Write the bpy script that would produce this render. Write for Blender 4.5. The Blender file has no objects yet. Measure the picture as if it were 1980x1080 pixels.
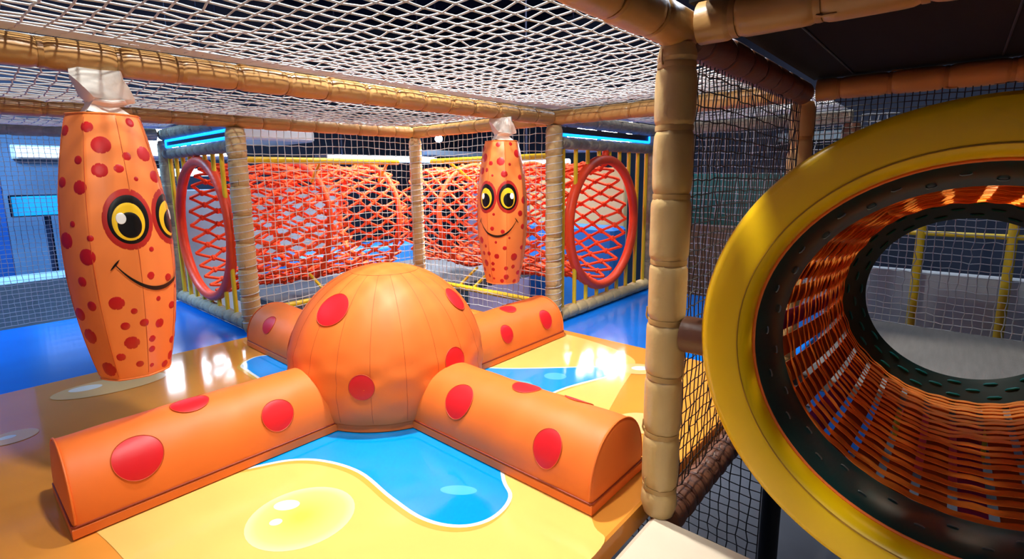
import bpy, math, random
import numpy as np
from mathutils import Vector, Matrix
PI = math.pi
SC = bpy.context.scene
COL = SC.collection

# ------------------------------------------------------------------ camera
A, B, H = 1.3756, 1.3537, 1.30            # grid module along x, along y, beam height
cam = bpy.data.cameras.new('camera')
cam.sensor_fit = 'HORIZONTAL'; cam.sensor_width = 36.0
cam.lens = 36.0 * 984.75 / 1980.0
cam.shift_x = 31.66 / 1980.0; cam.shift_y = -38.18 / 1980.0
cam.clip_start = 0.02
co = bpy.data.objects.new('camera', cam); COL.objects.link(co)
fw = Vector((0.7322, 0.6619, -0.1604)); rt = Vector((0.669, -0.7432, -0.0133)); up = Vector((0.128, 0.0976, 0.987))
m = Matrix.Identity(4)
for i in range(3):
    m[i][0] = rt[i]; m[i][1] = up[i]; m[i][2] = -fw[i]
m.translation = Vector((-1.28703, -0.54913, 0.94724))
co.matrix_world = m
SC.camera = co

# ------------------------------------------------------------------ world, lights, exposure
SC.view_settings.view_transform = 'Standard'
SC.view_settings.look = 'None'
SC.view_settings.gamma = 1.0
SC.view_settings.use_curve_mapping = False
SC.view_settings.exposure = 0.12
w = bpy.data.worlds.new('world'); SC.world = w; w.use_nodes = True
w.node_tree.nodes['Background'].inputs[0].default_value = (0.02, 0.035, 0.07, 1)
w.node_tree.nodes['Background'].inputs[1].default_value = 1.0

def lamp(name, kind, loc, energy, color=(1, 1, 1), size=0.1, target=None, size_y=None, spot=None, blend=0.5, spread=None):
    d = bpy.data.lights.new(name, kind); d.energy = energy; d.color = color
    if kind == 'AREA':
        d.size = size
        if spread: d.spread = math.radians(spread)
        if size_y: d.shape = 'RECTANGLE'; d.size_y = size_y
    else:
        d.shadow_soft_size = size
    if kind == 'SPOT': d.spot_size = spot; d.spot_blend = blend
    o = bpy.data.objects.new(name, d); COL.objects.link(o); o.location = loc
    if target is not None:
        o.rotation_euler = (Vector(target) - Vector(loc)).to_track_quat('-Z', 'Y').to_euler()
    return o

lamp('key_lamp', 'SPOT', (0.0, 1.0, 2.75), 450, (1.0, 0.98, 0.95), 0.06, (0.38, 0.72, 0), spot=math.radians(74), blend=0.7)
lamp('front_lamp', 'POINT', (-0.72, 0.30, 2.45), 160, (1.0, 0.97, 0.92), 0.06)
lamp('hall_light_left', 'AREA', (-2.8, 6.6, 3.9), 520, (0.36, 0.66, 1.0), 1.5, (-0.9, 6.8, 0), spread=110)
lamp('camera_side_fill', 'AREA', (-2.5, -1.3, 1.95), 16, (1.0, 0.95, 0.86), 0.6, (0.0, -0.2, 0.6))  # added fill from behind the camera, brightens yellow ring and front post
lamp('hall_light_back', 'AREA', (2.3, 2.3, 3.95), 170, (1.0, 0.96, 0.90), 1.5, (2.1, 3.4, 0), spread=60)
lamp('tunnel_fill', 'SPOT', (2.35, 0.25, 2.3), 150, (1.0, 0.92, 0.78), 0.05, (1.4, -0.7, 0.3), spot=math.radians(60), blend=0.4)  # added spot above the deck, throws extra light into the strap tunnel
lamp('hall_light_right', 'AREA', (4.6, 0.2, 3.9), 110, (0.75, 0.85, 1.0), 2.0, (3.8, 0, 0))
lamp('tunnel_lamp', 'SPOT', (0.7, -0.80, 1.31), 45, (1.0, 0.88, 0.66), 0.025, (0.7, -0.75, 0), spot=math.radians(130), blend=0.3)
lamp('lower_hall_light', 'AREA', (2.4, 1.0, -0.15), 12, (0.85, 0.9, 1.0), 0.8, (2.4, 1.0, -1))

# ------------------------------------------------------------------ materials
def srgb(c):
    return tuple((x / 255 / 12.92 if x / 255 <= 0.04045 else ((x / 255 + 0.055) / 1.055) ** 2.4) for x in c) + (1.0,)
MATS = {}
def mat(name, rgb, rough=0.5, spec=0.5, bump=0.0, bscale=40.0, var=0.0, vscale=6.0, metal=0.0, emit=None, estr=0.0, coat=0.0, trans=0.0, stretch=None):
    if name in MATS: return MATS[name]
    M = bpy.data.materials.new(name); M.use_nodes = True
    nt = M.node_tree; n = nt.nodes; L = nt.links
    b = n['Principled BSDF']
    b.inputs['Base Color'].default_value = srgb(rgb)
    b.inputs['Roughness'].default_value = rough
    b.inputs['Specular IOR Level'].default_value = spec
    b.inputs['Metallic'].default_value = metal
    b.inputs['Coat Weight'].default_value = coat
    tc = n.new('ShaderNodeTexCoord')
    src = tc.outputs['Object']
    if stretch:
        mp = n.new('ShaderNodeMapping'); mp.inputs['Scale'].default_value = stretch
        L.new(src, mp.inputs[0]); src = mp.outputs[0]
    nz = n.new('ShaderNodeTexNoise'); nz.inputs['Scale'].default_value = vscale; nz.inputs['Detail'].default_value = 4
    L.new(src, nz.inputs['Vector'])
    hv = n.new('ShaderNodeHueSaturation'); hv.inputs['Color'].default_value = srgb(rgb)
    mr = n.new('ShaderNodeMapRange'); mr.inputs[1].default_value = 0.3; mr.inputs[2].default_value = 0.7
    mr.inputs[3].default_value = 1 - var; mr.inputs[4].default_value = 1 + var
    L.new(nz.outputs['Fac'], mr.inputs[0]); L.new(mr.outputs[0], hv.inputs['Value']); L.new(hv.outputs[0], b.inputs['Base Color'])
    if bump > 0:
        nb = n.new('ShaderNodeTexNoise'); nb.inputs['Scale'].default_value = bscale; nb.inputs['Detail'].default_value = 3
        L.new(src, nb.inputs['Vector'])
        bp = n.new('ShaderNodeBump'); bp.inputs['Strength'].default_value = bump; bp.inputs['Distance'].default_value = 0.01
        L.new(nb.outputs['Fac'], bp.inputs['Height']); L.new(bp.outputs[0], b.inputs['Normal'])
    if emit:
        b.inputs['Emission Color'].default_value = srgb(emit); b.inputs['Emission Strength'].default_value = estr
    if trans > 0:
        tl = n.new('ShaderNodeBsdfTranslucent'); L.new(hv.outputs[0], tl.inputs[0])
        mx = n.new('ShaderNodeMixShader'); mx.inputs[0].default_value = trans
        L.new(b.outputs[0], mx.inputs[1]); L.new(tl.outputs[0], mx.inputs[2])
        L.new(mx.outputs[0], n['Material Output'].inputs[0])
    MATS[name] = M
    return M

ORANGE = mat('orange_vinyl', (244, 120, 44), 0.54, 0.4, 0.10, 14, 0.03, 5)
GROOVE = mat('groove_shade_line', (150, 50, 16), 0.6)  # dark line drawn in for the shade inside grooves and gaps
ORANGE_SEAM = mat('orange_seam', (196, 78, 24), 0.6)
SPOT = mat('red_spot_vinyl', (222, 30, 38), 0.42, 0.4, 0.08, 16, 0.03, 6)
BAGO = mat('orange_bag_vinyl', (250, 138, 68), 0.33, 0.5, 0.08, 10, 0.03, 4)
BAGSPOT = mat('dark_red_print', (196, 26, 30), 0.33, 0.5, 0.08, 10)
TAN = mat('tan_vinyl_sleeve', (194, 163, 108), 0.36, 0.5, 0.22, 26, 0.05, 7)
TAN_TIE = mat('tan_tie', (176, 140, 84), 0.4)
TAN_LACE = mat('tan_netted_sleeve', (196, 170, 122), 0.6, 0.3, 0.35, 60, 0.08, 12)
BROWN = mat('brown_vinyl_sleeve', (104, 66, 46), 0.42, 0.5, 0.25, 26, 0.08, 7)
GREYPAD = mat('grey_netted_sleeve', (150, 140, 122), 0.7, 0.3, 0.5, 50, 0.2, 20)
NETW = mat('white_net_cord', (206, 212, 217), 0.7, 0.2)
NETB = mat('black_net_cord', (26, 26, 28), 0.45, 0.5)
NETG = mat('grey_net_cord', (176, 182, 188), 0.6, 0.3)
ROPE = mat('red_orange_rope', (250, 84, 34), 0.6, 0.3, 0.5, 120, 0.1, 40)
HOOP = mat('red_orange_hoop_cover', (240, 74, 34), 0.45, 0.4, 0.2, 40, 0.04, 9)
YELLOWT = mat('yellow_painted_tube', (232, 196, 36), 0.4, 0.5)
YELLOWP = mat('yellow_pad_vinyl', (244, 198, 4), 0.36, 0.5, 0.10, 9, 0.03, 4)
GREEN = mat('dark_green_plastic', (8, 46, 46), 0.32, 0.5, 0.1, 10)
STEEL = mat('dull_steel', (110, 116, 116), 0.4, 0.5, metal=0.7)
WEB = mat('orange_webbing', (250, 172, 72), 0.6, 0.3, 0.4, 160, 0.10, 30, trans=0.62)
WEBP = mat('purple_webbing', (112, 30, 110), 0.6, 0.3, trans=0.3)
WEBW = mat('white_webbing', (232, 230, 222), 0.5, 0.3, 0.15, 30, 0.04, 12)
BLUEF = mat('blue_mat', (0, 110, 216), 0.16, 0.5, 0.05, 5, 0.06, 3)
SANDO = mat('print_orange_sand', (228, 150, 60), 0.09, 0.5, 0.03, 4, 0.05, 3)
SANDY = mat('print_yellow_sand', (232, 195, 106), 0.09, 0.5, 0.03, 4, 0.03, 3)
SANDL = mat('print_tile_line', (226, 176, 80), 0.13, 0.5, 0.03, 4)
POOL = mat('print_blue_water', (0, 150, 240), 0.09, 0.5, 0.03, 4, 0.03, 4)
POOLW = mat('print_white_edge', (236, 238, 232), 0.13, 0.5)
POOLB = mat('print_pale_blue', (70, 180, 246), 0.13, 0.5)
SHADE = mat('print_tan_edge', (214, 168, 74), 0.13, 0.5)
BUBH = mat('print_bubble_highlight', (240, 240, 226), 0.13, 0.5)
BEIGE = mat('beige_pad_vinyl', (214, 200, 176), 0.45, 0.4, 0.12, 14, 0.03, 6)
BEIGES = mat('brown_pad_side', (150, 112, 78), 0.5)
BLACKM = mat('black_mesh_sheet', (15, 15, 16), 0.8, 0.2, 0.5, 220, 0.15, 60, stretch=(1, 6, 1))
BLACK = mat('black_print', (12, 10, 10), 0.35, 0.5)
YEYE = mat('yellow_eye_print', (250, 204, 40), 0.33, 0.5)
WHITE = mat('white_print', (240, 240, 236), 0.33, 0.5)
RING = mat('red_eye_rim_print', (184, 42, 34), 0.33, 0.5)
NAVY = mat('navy_hall_paint', (22, 30, 58), 0.7, 0.3, 0.2, 3, 0.4, 1.2)
NAVY2 = mat('dark_hall_wall', (58, 66, 86), 0.7, 0.3, 0.2, 3, 0.3, 0.8)
BLUEW = mat('blue_hall_wall', (24, 96, 186), 0.5, 0.4, 0.1, 3, 0.12, 0.9)
GREYF = mat('grey_deck_vinyl', (112, 110, 108), 0.6, 0.3, 0.2, 30, 0.1, 5, stretch=(1, 8, 1))
GREYW = mat('pale_grey_panel', (190, 196, 202), 0.6, 0.3, 0.1, 8, 0.06, 2)
BEIGEW = mat('sand_wall_panel', (206, 186, 140), 0.6, 0.3, 0.1, 6, 0.08, 2)
BLUEB = mat('blue_foam_block', (40, 110, 200), 0.45, 0.4, 0.08, 10, 0.06, 3)
TEAL = mat('teal_panel', (40, 120, 120), 0.5)
REDP = mat('red_panel', (190, 40, 46), 0.5)
LEDB = mat('blue_led', (20, 120, 240), 0.4, emit=(10, 120, 255), estr=4.0)
LEDC = mat('cool_white_led', (200, 230, 255), 0.4, emit=(170, 225, 255), estr=7.0)
LAMPW = mat('white_lamp_lens', (255, 255, 255), 0.3, emit=(255, 250, 240), estr=60.0)
CYANS = mat('cyan_lit_sign', (0, 150, 220), 0.4, emit=(0, 150, 225), estr=0.8)

def bubble_mat():
    M = bpy.data.materials.new('print_bubble'); M.use_nodes = True
    n = M.node_tree.nodes; L = M.node_tree.links; b = n['Principled BSDF']
    b.inputs['Roughness'].default_value = 0.13
    at = n.new('ShaderNodeUVMap'); at.uv_map = 'UVMap'
    ln = n.new('ShaderNodeVectorMath'); ln.operation = 'LENGTH'
    L.new(at.outputs[0], ln.inputs[0])
    cr = n.new('ShaderNodeValToRGB')
    cr.color_ramp.elements[0].position = 0.1; cr.color_ramp.elements[0].color = srgb((240, 200, 84))
    cr.color_ramp.elements[1].position = 1.0; cr.color_ramp.elements[1].color = srgb((238, 226, 166))
    e = cr.color_ramp.elements.new(0.8); e.color = srgb((240, 216, 128))
    L.new(ln.outputs['Value'], cr.inputs[0]); L.new(cr.outputs[0], b.inputs['Base Color'])
    return M
BUB = bubble_mat()
def bubble2_mat():
    M = bpy.data.materials.new('print_bubble_on_orange'); M.use_nodes = True
    n = M.node_tree.nodes; b = n['Principled BSDF']
    b.inputs['Roughness'].default_value = 0.13; b.inputs['Base Color'].default_value = srgb((236, 192, 122))
    return M
BUB2 = bubble2_mat()

# ------------------------------------------------------------------ mesh builder
class MB:
    def __init__(s):
        s.v = []; s.f = []; s.m = []; s.n = 0; s.uv = {}
    def add(s, verts, faces, mi=0):
        verts = np.asarray(verts, float).reshape(-1, 3)
        o = s.n; s.v.append(verts); s.n += len(verts)
        for f in faces:
            s.f.append([i + o for i in f]); s.m.append(mi)
        return o
    def grid(s, P, mi=0, cu=False, cv=False):
        P = np.asarray(P, float); nu, nv = P.shape[:2]
        faces = []
        for i in range(nu if cu else nu - 1):
            i2 = (i + 1) % nu
            for j in range(nv if cv else nv - 1):
                j2 = (j + 1) % nv
                faces.append((i * nv + j, i2 * nv + j, i2 * nv + j2, i * nv + j2))
        return s.add(P.reshape(-1, 3), faces, mi)
    def tube(s, path, r, k=6, mi=0, closed=False, caps=True):
        P = np.asarray(path, float); n = len(P)
        T = (np.roll(P, -1, 0) - np.roll(P, 1, 0)) if closed else np.gradient(P, axis=0)
        T /= np.linalg.norm(T, axis=1, keepdims=True) + 1e-12
        ref = np.array([0, 0, 1.0]) if abs(T[0][2]) < 0.9 else np.array([1.0, 0, 0])
        U = np.zeros_like(P); u = ref - T[0] * (ref @ T[0]); u /= np.linalg.norm(u)
        for i in range(n):
            u = u - T[i] * (u @ T[i]); u /= np.linalg.norm(u) + 1e-12; U[i] = u
        W = np.cross(T, U)
        rr = np.broadcast_to(np.asarray(r, float), (n,))
        th = np.arange(k) * 2 * PI / k
        ring = P[:, None, :] + rr[:, None, None] * (np.cos(th)[None, :, None] * U[:, None, :] + np.sin(th)[None, :, None] * W[:, None, :])
        o = s.grid(ring, mi, cu=closed, cv=True)
        if caps and not closed:
            s.f.append([o + i for i in range(k)][::-1]); s.m.append(mi)
            s.f.append([o + (n - 1) * k + i for i in range(k)]); s.m.append(mi)
    def box(s, c, d, mi=0, R=None, bev=0.0):
        c = np.asarray(c, float); d = np.asarray(d, float) / 2
        if bev <= 0:
            V = np.array([[x, y, z] for x in (-1, 1) for y in (-1, 1) for z in (-1, 1)], float) * d
            F = [(0, 1, 3, 2), (4, 6, 7, 5), (0, 4, 5, 1), (2, 3, 7, 6), (0, 2, 6, 4), (1, 5, 7, 3)]
        else:
            V = []; idx = {}
            for sx in (-1, 1):
                for sy in (-1, 1):
                    for sz in (-1, 1):
                        S = np.array([sx, sy, sz])
                        for ax in range(3):
                            p = S * (d - bev); p[ax] = S[ax] * d[ax]
                            idx[(sx, sy, sz, ax)] = len(V); V.append(p)
            F = []
            for ax in range(3):
                o1, o2 = (ax + 1) % 3, (ax + 2) % 3
                for sg in (-1, 1):
                    q = []
                    for a_, b_ in ((-1, -1), (1, -1), (1, 1), (-1, 1)):
                        S = [0, 0, 0]; S[ax] = sg; S[o1] = a_; S[o2] = b_
                        q.append(idx[(*S, ax)])
                    F.append(q if sg > 0 else q[::-1])
                for a_ in (-1, 1):
                    for b_ in (-1, 1):
                        S1 = [0, 0, 0]; S1[ax] = -1; S1[o1] = a_; S1[o2] = b_
                        S2 = list(S1); S2[ax] = 1
                        q = [idx[(*S1, o1)], idx[(*S2, o1)], idx[(*S2, o2)], idx[(*S1, o2)]]
                        F.append(q if a_ * b_ < 0 else q[::-1])
            for sx in (-1, 1):
                for sy in (-1, 1):
                    for sz in (-1, 1):
                        q = [idx[(sx, sy, sz, a_)] for a_ in range(3)]
                        F.append(q if sx * sy * sz > 0 else q[::-1])
            V = np.array(V)
        if R is not None: V = V @ np.asarray(R).T
        s.add(V + c, F, mi)
    def poly(s, pts, z, mi=0):
        V = [(x, y, z) for x, y in pts]
        a = sum(pts[i][0] * pts[(i + 1) % len(pts)][1] - pts[(i + 1) % len(pts)][0] * pts[i][1] for i in range(len(pts)))
        F = list(range(len(V)))
        s.add(V, [F if a > 0 else F[::-1]], mi)
    def build(s, name, mats, parent=None, smooth=True, loc=None, recalc=False):
        me = bpy.data.meshes.new(name)
        V = np.concatenate(s.v) if s.v else np.zeros((0, 3))
        if loc is not None: V = V - np.asarray(loc)
        me.from_pydata(V.tolist(), [], s.f)
        if not isinstance(mats, (list, tuple)): mats = [mats]
        for mm in mats: me.materials.append(mm)
        me.polygons.foreach_set('material_index', s.m)
        me.polygons.foreach_set('use_smooth', [smooth] * len(s.f))
        me.update()
        if recalc:
            import bmesh
            bm = bmesh.new(); bm.from_mesh(me); bmesh.ops.recalc_face_normals(bm, faces=bm.faces); bm.to_mesh(me); bm.free()
        if smooth: me.set_sharp_from_angle(angle=math.radians(42))
        o = bpy.data.objects.new(name, me); COL.objects.link(o)
        if parent is not None: o.parent = parent
        elif loc is not None: o.location = loc
        return o

def thing(name, label, cat, loc=(0, 0, 0), group=None, rotz=0.0):
    o = bpy.data.objects.new(name, None); COL.objects.link(o); o.location = loc; o.rotation_euler = (0, 0, rotz)
    o.empty_display_size = 0.05
    tag(o, label, cat, group); return o
def tag(o, label, cat, group=None, kind='thing'):
    o['label'] = label; o['category'] = cat; o['kind'] = kind
    if group: o['group'] = group
    return o
def struct(o, label=None):
    o['kind'] = 'structure'
    if label: o['label'] = label
    return o
rng = np.random.RandomState(7)
def sstep(x): x = np.clip(x, 0, 1); return x * x * (3 - 2 * x)
def spline(pts, k=8, closed=True):
    P = np.array(pts, float); n = len(P); out = []
    for i in range(n if closed else n - 1):
        p0 = P[(i - 1) % n] if closed or i > 0 else P[i]
        p1 = P[i]; p2 = P[(i + 1) % n]
        p3 = P[(i + 2) % n] if closed or i + 2 < n else p2
        for j in range(k):
            t = j / k
            out.append(0.5 * ((2 * p1) + (-p0 + p2) * t + (2 * p0 - 5 * p1 + 4 * p2 - p3) * t * t + (-p0 + 3 * p1 - 3 * p2 + p3) * t ** 3))
    if not closed: out.append(P[-1])
    return [tuple(q) for q in out]

# ------------------------------------------------------------------ setting
mb = MB(); mb.box((1.5, 2.5, -1.36), (13, 13, 0.1)); struct(mb.build('floor', mat('lower_floor_grey', (92, 94, 100), 0.6, var=0.2, vscale=2), smooth=False))
mb = MB(); mb.box((1.5, 2.5, 4.2), (13, 13, 0.1)); struct(mb.build('ceiling', NAVY, smooth=False))
mb = MB(); mb.box((1.5, 9.0, 1.4), (13, 0.1, 5.6)); struct(mb.build('wall_back', NAVY2, smooth=False))
mb = MB(); mb.box((1.5, -4.0, 1.4), (13, 0.1, 5.6)); struct(mb.build('wall_front', NAVY2, smooth=False))
mb = MB(); mb.box((8.0, 2.5, 1.4), (0.1, 13, 5.6)); struct(mb.build('wall_right', NAVY2, smooth=False))
mb = MB(); mb.box((-5.0, 2.5, 1.4), (0.1, 13, 5.6)); struct(mb.build('wall_left', BLUEW, smooth=False))

# blue mats (raised play deck around the sand print)
mb = MB(); mb.box((-1.36, (2.615 + 3 * B) / 2, -0.045), (2.70, 3 * B - 2.615, 0.07), bev=0.006)
tag(mb.build('blue_floor_mat', BLUEF, smooth=False), 'glossy blue floor mat behind the sand print, below the left hanging bag', 'mat')
mb = MB(); mb.box(((1.28 + 2 * A) / 2, B / 2, -0.045), (2 * A - 1.28, B, 0.07), bev=0.006)
tag(mb.build('blue_floor_mat', BLUEF, smooth=False), 'glossy blue floor mat at the foot of the rail by the tan post', 'mat')

# printed sand mat : base slab with the print laid in as coloured areas of the same mesh
mb = MB()
X0, X1, Y0, Y1 = -2.72, 1.275, 0.052, 2.61
mb.box(((X0 + X1) / 2, (Y0 + Y1) / 2, -0.041), (X1 - X0, Y1 - Y0, 0.08), 0, bev=0.006)
yel = spline([(-1.072, 1.3), (-1.075, 1.0), (-1.0, 0.55), (-0.85, 0.2), (-0.66, 0.055), (-0.42, 0.05), (-0.215, 0.05), (-0.16, 0.12), (0.1, 0.30), (0.62, 0.47), (0.98, 0.57), (1.10, 0.66), (1.17, 0.85), (1.20, 1.15), (1.1, 1.45), (0.8, 1.75), (0.3, 1.8), (-0.2, 1.6), (-0.75, 1.5)], 6)
mb.poly(yel, 0.0004, 1)
pool = spline([(-0.80, 1.22), (-0.70, 1.135), (-0.568, 1.066), (-0.49, 0.968), (-0.448, 0.817), (-0.462, 0.627), (-0.461, 0.483), (-0.417, 0.385), (-0.337, 0.342), (-0.235, 0.364), (-0.16, 0.46), (0.1, 0.68), (0.487, 0.70), (0.799, 0.611), (0.865, 0.64), (0.84, 0.72), (0.49, 1.12), (0.55, 1.35), (0.4, 1.7), (0.1, 1.9), (-0.10, 2.12), (-0.2, 2.19), (-0.30, 2.12), (-0.31, 2.0), (-0.35, 1.75), (-0.6, 1.5), (-0.8, 1.4)], 6)
cen = np.array(pool); d = np.roll(cen, -1, 0) - np.roll(cen, 1, 0); nn = np.stack([d[:, 1], -d[:, 0]], 1); nn /= np.linalg.norm(nn, axis=1, keepdims=True)
outer = [tuple(q) for q in cen + nn * 0.012]; outer2 = [tuple(q) for q in cen + nn * 0.016 + np.array([-0.014, -0.004])]
mb.poly(outer2, 0.0007, 4)
mb.poly(outer, 0.0010, 3); mb.poly(pool, 0.0014, 2)
def ell(c, e1, e2, z, mi, n=32):
    c, e1, e2 = map(np.array, (c, e1, e2))
    mb.poly([tuple(c + e1 * math.cos(t) + e2 * math.sin(t)) for t in np.linspace(0, 2 * PI, n, endpoint=False)], z, mi)
BUBS = []
def bubble(c, e1, e2, z, mi, hs):
    c, e1, e2 = map(np.array, (c, e1, e2)); n = 40
    o = mb.add([(*c, z)] + [(*(c + e1 * math.cos(t) + e2 * math.sin(t)), z) for t in np.linspace(0, 2 * PI, n, endpoint=False)],
               [(0, 1 + i, 1 + (i + 1) % n) if np.cross(e1, e2) > 0 else (0, 1 + (i + 1) % n, 1 + i) for i in range(n)], mi)
    BUBS.append((o, n))
    for (hc, h1, h2) in hs: ell(hc, h1, h2, z + 0.0004, 6)
bubble((-0.688, 0.752), (0.120, -0.085), (0.083, 0.110), 0.0008, 5, [((-0.692, 0.832), (0.028, -0.024), (0.014, 0.02)), ((-0.748, 0.782), (0.014, -0.010), (0.008, 0.012))])
bubble((-0.817, 2.333), (0.210, -0.06), (0.05, 0.10), 0.0008, 7, [((-0.904, 2.385), (0.06, -0.02), (0.012, 0.035)), ((-0.765, 2.43), (0.022, -0.007), (0.006, 0.014))])
bubble((-1.187, 2.02), (0.075, -0.02), (0.02, 0.06), 0.0008, 7, [((-1.20, 2.03), (0.026, -0.007), (0.006, 0.016))])
bubble((0.96, 0.545), (0.06, -0.06), (0.05, 0.05), 0.0008, 7, [((0.975, 0.54), (0.03, -0.03), (0.02, 0.02))])
bubble((0.45, 0.28), (0.07, -0.07), (0.06, 0.06), 0.0008, 7, [])
ell((-0.31, 0.50), (0.035, -0.045), (0.018, 0.016), 0.0018, 8)
ell((0.62, 0.80), (0.035, -0.04), (0.03, 0.03), 0.0018, 8); ell((0.42, 0.88), (0.05, -0.06), (0.04, 0.03), 0.0018, 8)
fl = mb.build('printed_floor_mat', [SANDO, SANDY, POOL, POOLW, SHADE, BUB, BUBH, BUB2, POOLB], smooth=False)
uv = fl.data.uv_layers.new(name='UVMap')
cmap = {}
for o, n in BUBS:
    cmap[o] = 0.0
    for i in range(n): cmap[o + 1 + i] = 1.0
for lp in fl.data.loops:
    uv.data[lp.index].uv = (cmap.get(lp.vertex_index, 0.0), 0.0)
tag(fl, 'glossy floor mat printed with yellow sand, blue pool and bubbles under the octopus', 'mat')

# beige pad at the camera side
mb = MB(); mb.box((-0.76, -0.70, -0.06), (1.50, 1.42, 0.12), 0, bev=0.018)
t = mb.build('beige_floor_pad', BEIGE, smooth=False)
tag(t, 'plain beige padded floor mat in front of the tan post', 'mat')
# grey deck past the strap tunnel
mb = MB(); mb.box((A * 1.5 + 0.02, -0.70, -0.04), (A - 0.06, B + 0.0, 0.07), bev=0.006)
tag(mb.build('grey_deck_mat', GREYF, smooth=False), 'grey deck mat beyond the far mouth of the strap tunnel', 'mat')

# ------------------------------------------------------------------ padded posts and beams
def sleeve(path0, path1, r, seg=0.165, name='foam_sleeve', mats=None, parent=None, tie=True, round_ends=False, seed=0, k=22, tiew=0.013, first=0.08):
    p0 = np.array(path0, float); p1 = np.array(path1, float); Lg = np.linalg.norm(p1 - p0); T = (p1 - p0) / Lg
    ref = np.array([0, 0, 1.0]) if abs(T[2]) < 0.9 else np.array([1.0, 0, 0])
    U = np.cross(ref, T); U /= np.linalg.norm(U); W = np.cross(T, U)
    rs = np.random.RandomState(seed)
    ties = []
    s_ = first
    while s_ < Lg - 0.03:
        ties.append(s_); s_ += seg * (0.92 + 0.16 * rs.rand())
    ss = set(np.linspace(0, Lg, max(3, int(Lg / 0.03)))) | {0.0, Lg}
    for t_ in ties:
        for dd in (-0.03, -0.018, -0.010, -0.006, 0, 0.006, 0.010, 0.018, 0.03):
            if 0 < t_ + dd < Lg: ss.add(t_ + dd)
    ss = np.array(sorted(ss)); th = np.arange(k) * 2 * PI / k
    ph = rs.rand(6) * 6.28
    P = np.zeros((len(ss), k, 3))
    for i, s in enumerate(ss):
        near = min([abs(s - t_) for t_ in ties] + [9])
        g = math.exp(-(near / 0.012) ** 2); g2 = math.exp(-(near / 0.03) ** 2)
        seg_i = sum(1 for t_ in ties if t_ < s)
        rr = r * (1 - 0.13 * g - 0.02 * g2 + 0.012 * math.sin(9.1 * seg_i + ph[0]))
        if round_ends:
            e = min(s, Lg - s); rr *= 0.82 + 0.18 * sstep(e / 0.03)
        cre = 0.05 * g2 * (np.sin(5 * th + ph[1] + seg_i) * np.sin(3 * th + ph[2] + 2 * seg_i))
        r2 = rr * (1 + cre + 0.012 * np.sin(2 * th + ph[3] + 1.7 * seg_i))
        P[i] = p0 + T * s + r2[:, None] * (np.cos(th)[:, None] * U + np.sin(th)[:, None] * W)
    mb = MB(); o = mb.grid(P, 0, cv=True)
    mb.f.append([o + i for i in range(k)][::-1]); mb.m.append(0)
    mb.f.append([o + (len(ss) - 1) * k + i for i in range(k)]); mb.m.append(0)
    ob = mb.build(name, mats[0], parent)
    if tie:
        for i, t_ in enumerate(ties):
            mt = MB(); n = 24; a_ = np.arange(n) * 2 * PI / n; R_ = []
            for (dr, ds) in ((0.86, -tiew / 2), (0.93, -tiew / 2), (0.945, 0), (0.93, tiew / 2), (0.86, tiew / 2)):
                R_.append(p0 + T * (t_ + ds) + r * dr * (np.cos(a_)[:, None] * U + np.sin(a_)[:, None] * W))
            mt.grid(np.array(R_), 0, cv=True)
            q = p0 + T * t_; a0 = rs.rand() * 6.28; dirn = math.cos(a0) * U + math.sin(a0) * W
            mt.tube([q + dirn * r * 0.93, q + dirn * r * 1.02 + T * 0.01, q + dirn * r * 1.0 + T * 0.035], [0.004, 0.003, 0.002], 4)
            mt.build('tie_strap', mats[1], parent)
    return ob
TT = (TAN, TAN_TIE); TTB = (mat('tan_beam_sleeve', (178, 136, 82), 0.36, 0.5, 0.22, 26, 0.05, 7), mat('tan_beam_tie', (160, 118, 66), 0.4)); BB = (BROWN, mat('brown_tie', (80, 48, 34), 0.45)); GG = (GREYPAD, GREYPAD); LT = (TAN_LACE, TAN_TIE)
def post(x, y, z0, z1, r, label, mats=TT, seed=1, lace=False, seg=0.165):
    t = thing('padded_post', label, 'post', (x, y, z0), 'padded posts of the play frame')
    sleeve((0, 0, 0), (0, 0, z1 - z0), r, seg, parent=t, mats=mats, round_ends=True, seed=seed)
    if lace:
        n = int((z1 - z0) / 0.045); q = []
        for i in range(n * 12):
            a_ = i * 2 * PI / 12; q.append((r * 1.015 * math.cos(a_), r * 1.015 * math.sin(a_), 0.04 + (z1 - z0 - 0.08) * i / (n * 12)))
        mb = MB(); mb.tube(q, 0.0028, 4); mb.build('lacing_cord', NETW, t)
    return t
def beam(p0, p1, r, label, mats=TTB, seed=1, seg=0.17, name='padded_beam'):
    t = thing(name, label, 'beam', p0, 'padded beams of the play frame')
    sleeve((0, 0, 0), np.array(p1) - np.array(p0), r, seg, parent=t, mats=mats, seed=seed)
    return t
RP, RB = 0.050, 0.044
post(0, 0, 0.0, H - RB + 0.005, RP, 'tall tan padded post in front, beside the yellow ring', seed=3, seg=0.16)
post(A, 0, 0.0, H - RB, RP, 'tan padded post seen through the black net', seed=4)
post(A, B, 0.0, H - RB, RP * 1.05, 'tan padded post between the right hanging bag and the rail', LT, 5, True)
post(A, 2 * B, 0.0, H - RB, RP, 'thin looking tan post behind the orange dome, between two white nets', LT, 6, True)
post(0, 2 * B, 0.0, H - RB, RP * 1.12, 'tan laced post at the end of the left rail, beside the red hoop', LT, 7, True)
post(0, 3 * B, 0.0, H - RB, RP, 'dark grey padded post at the far end of the left rail', GG, 8)
post(2 * A, B, 0.0, H - RB, RP, 'grey padded post at the far end of the right rail', GG, 9)
post(2 * A, 0, -0.0, H - RB, RP * 1.1, 'brown padded post far behind the yellow ring', BB, 10)
beam((-2.8, B, H), (A - 0.05, B, H), RB, 'long tan overhead beam carrying both hanging bags', seed=11)
beam((-2.8, 2 * B, H), (A - 0.05, 2 * B, H), RB, 'long tan overhead beam above the left white net', seed=12)
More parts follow.
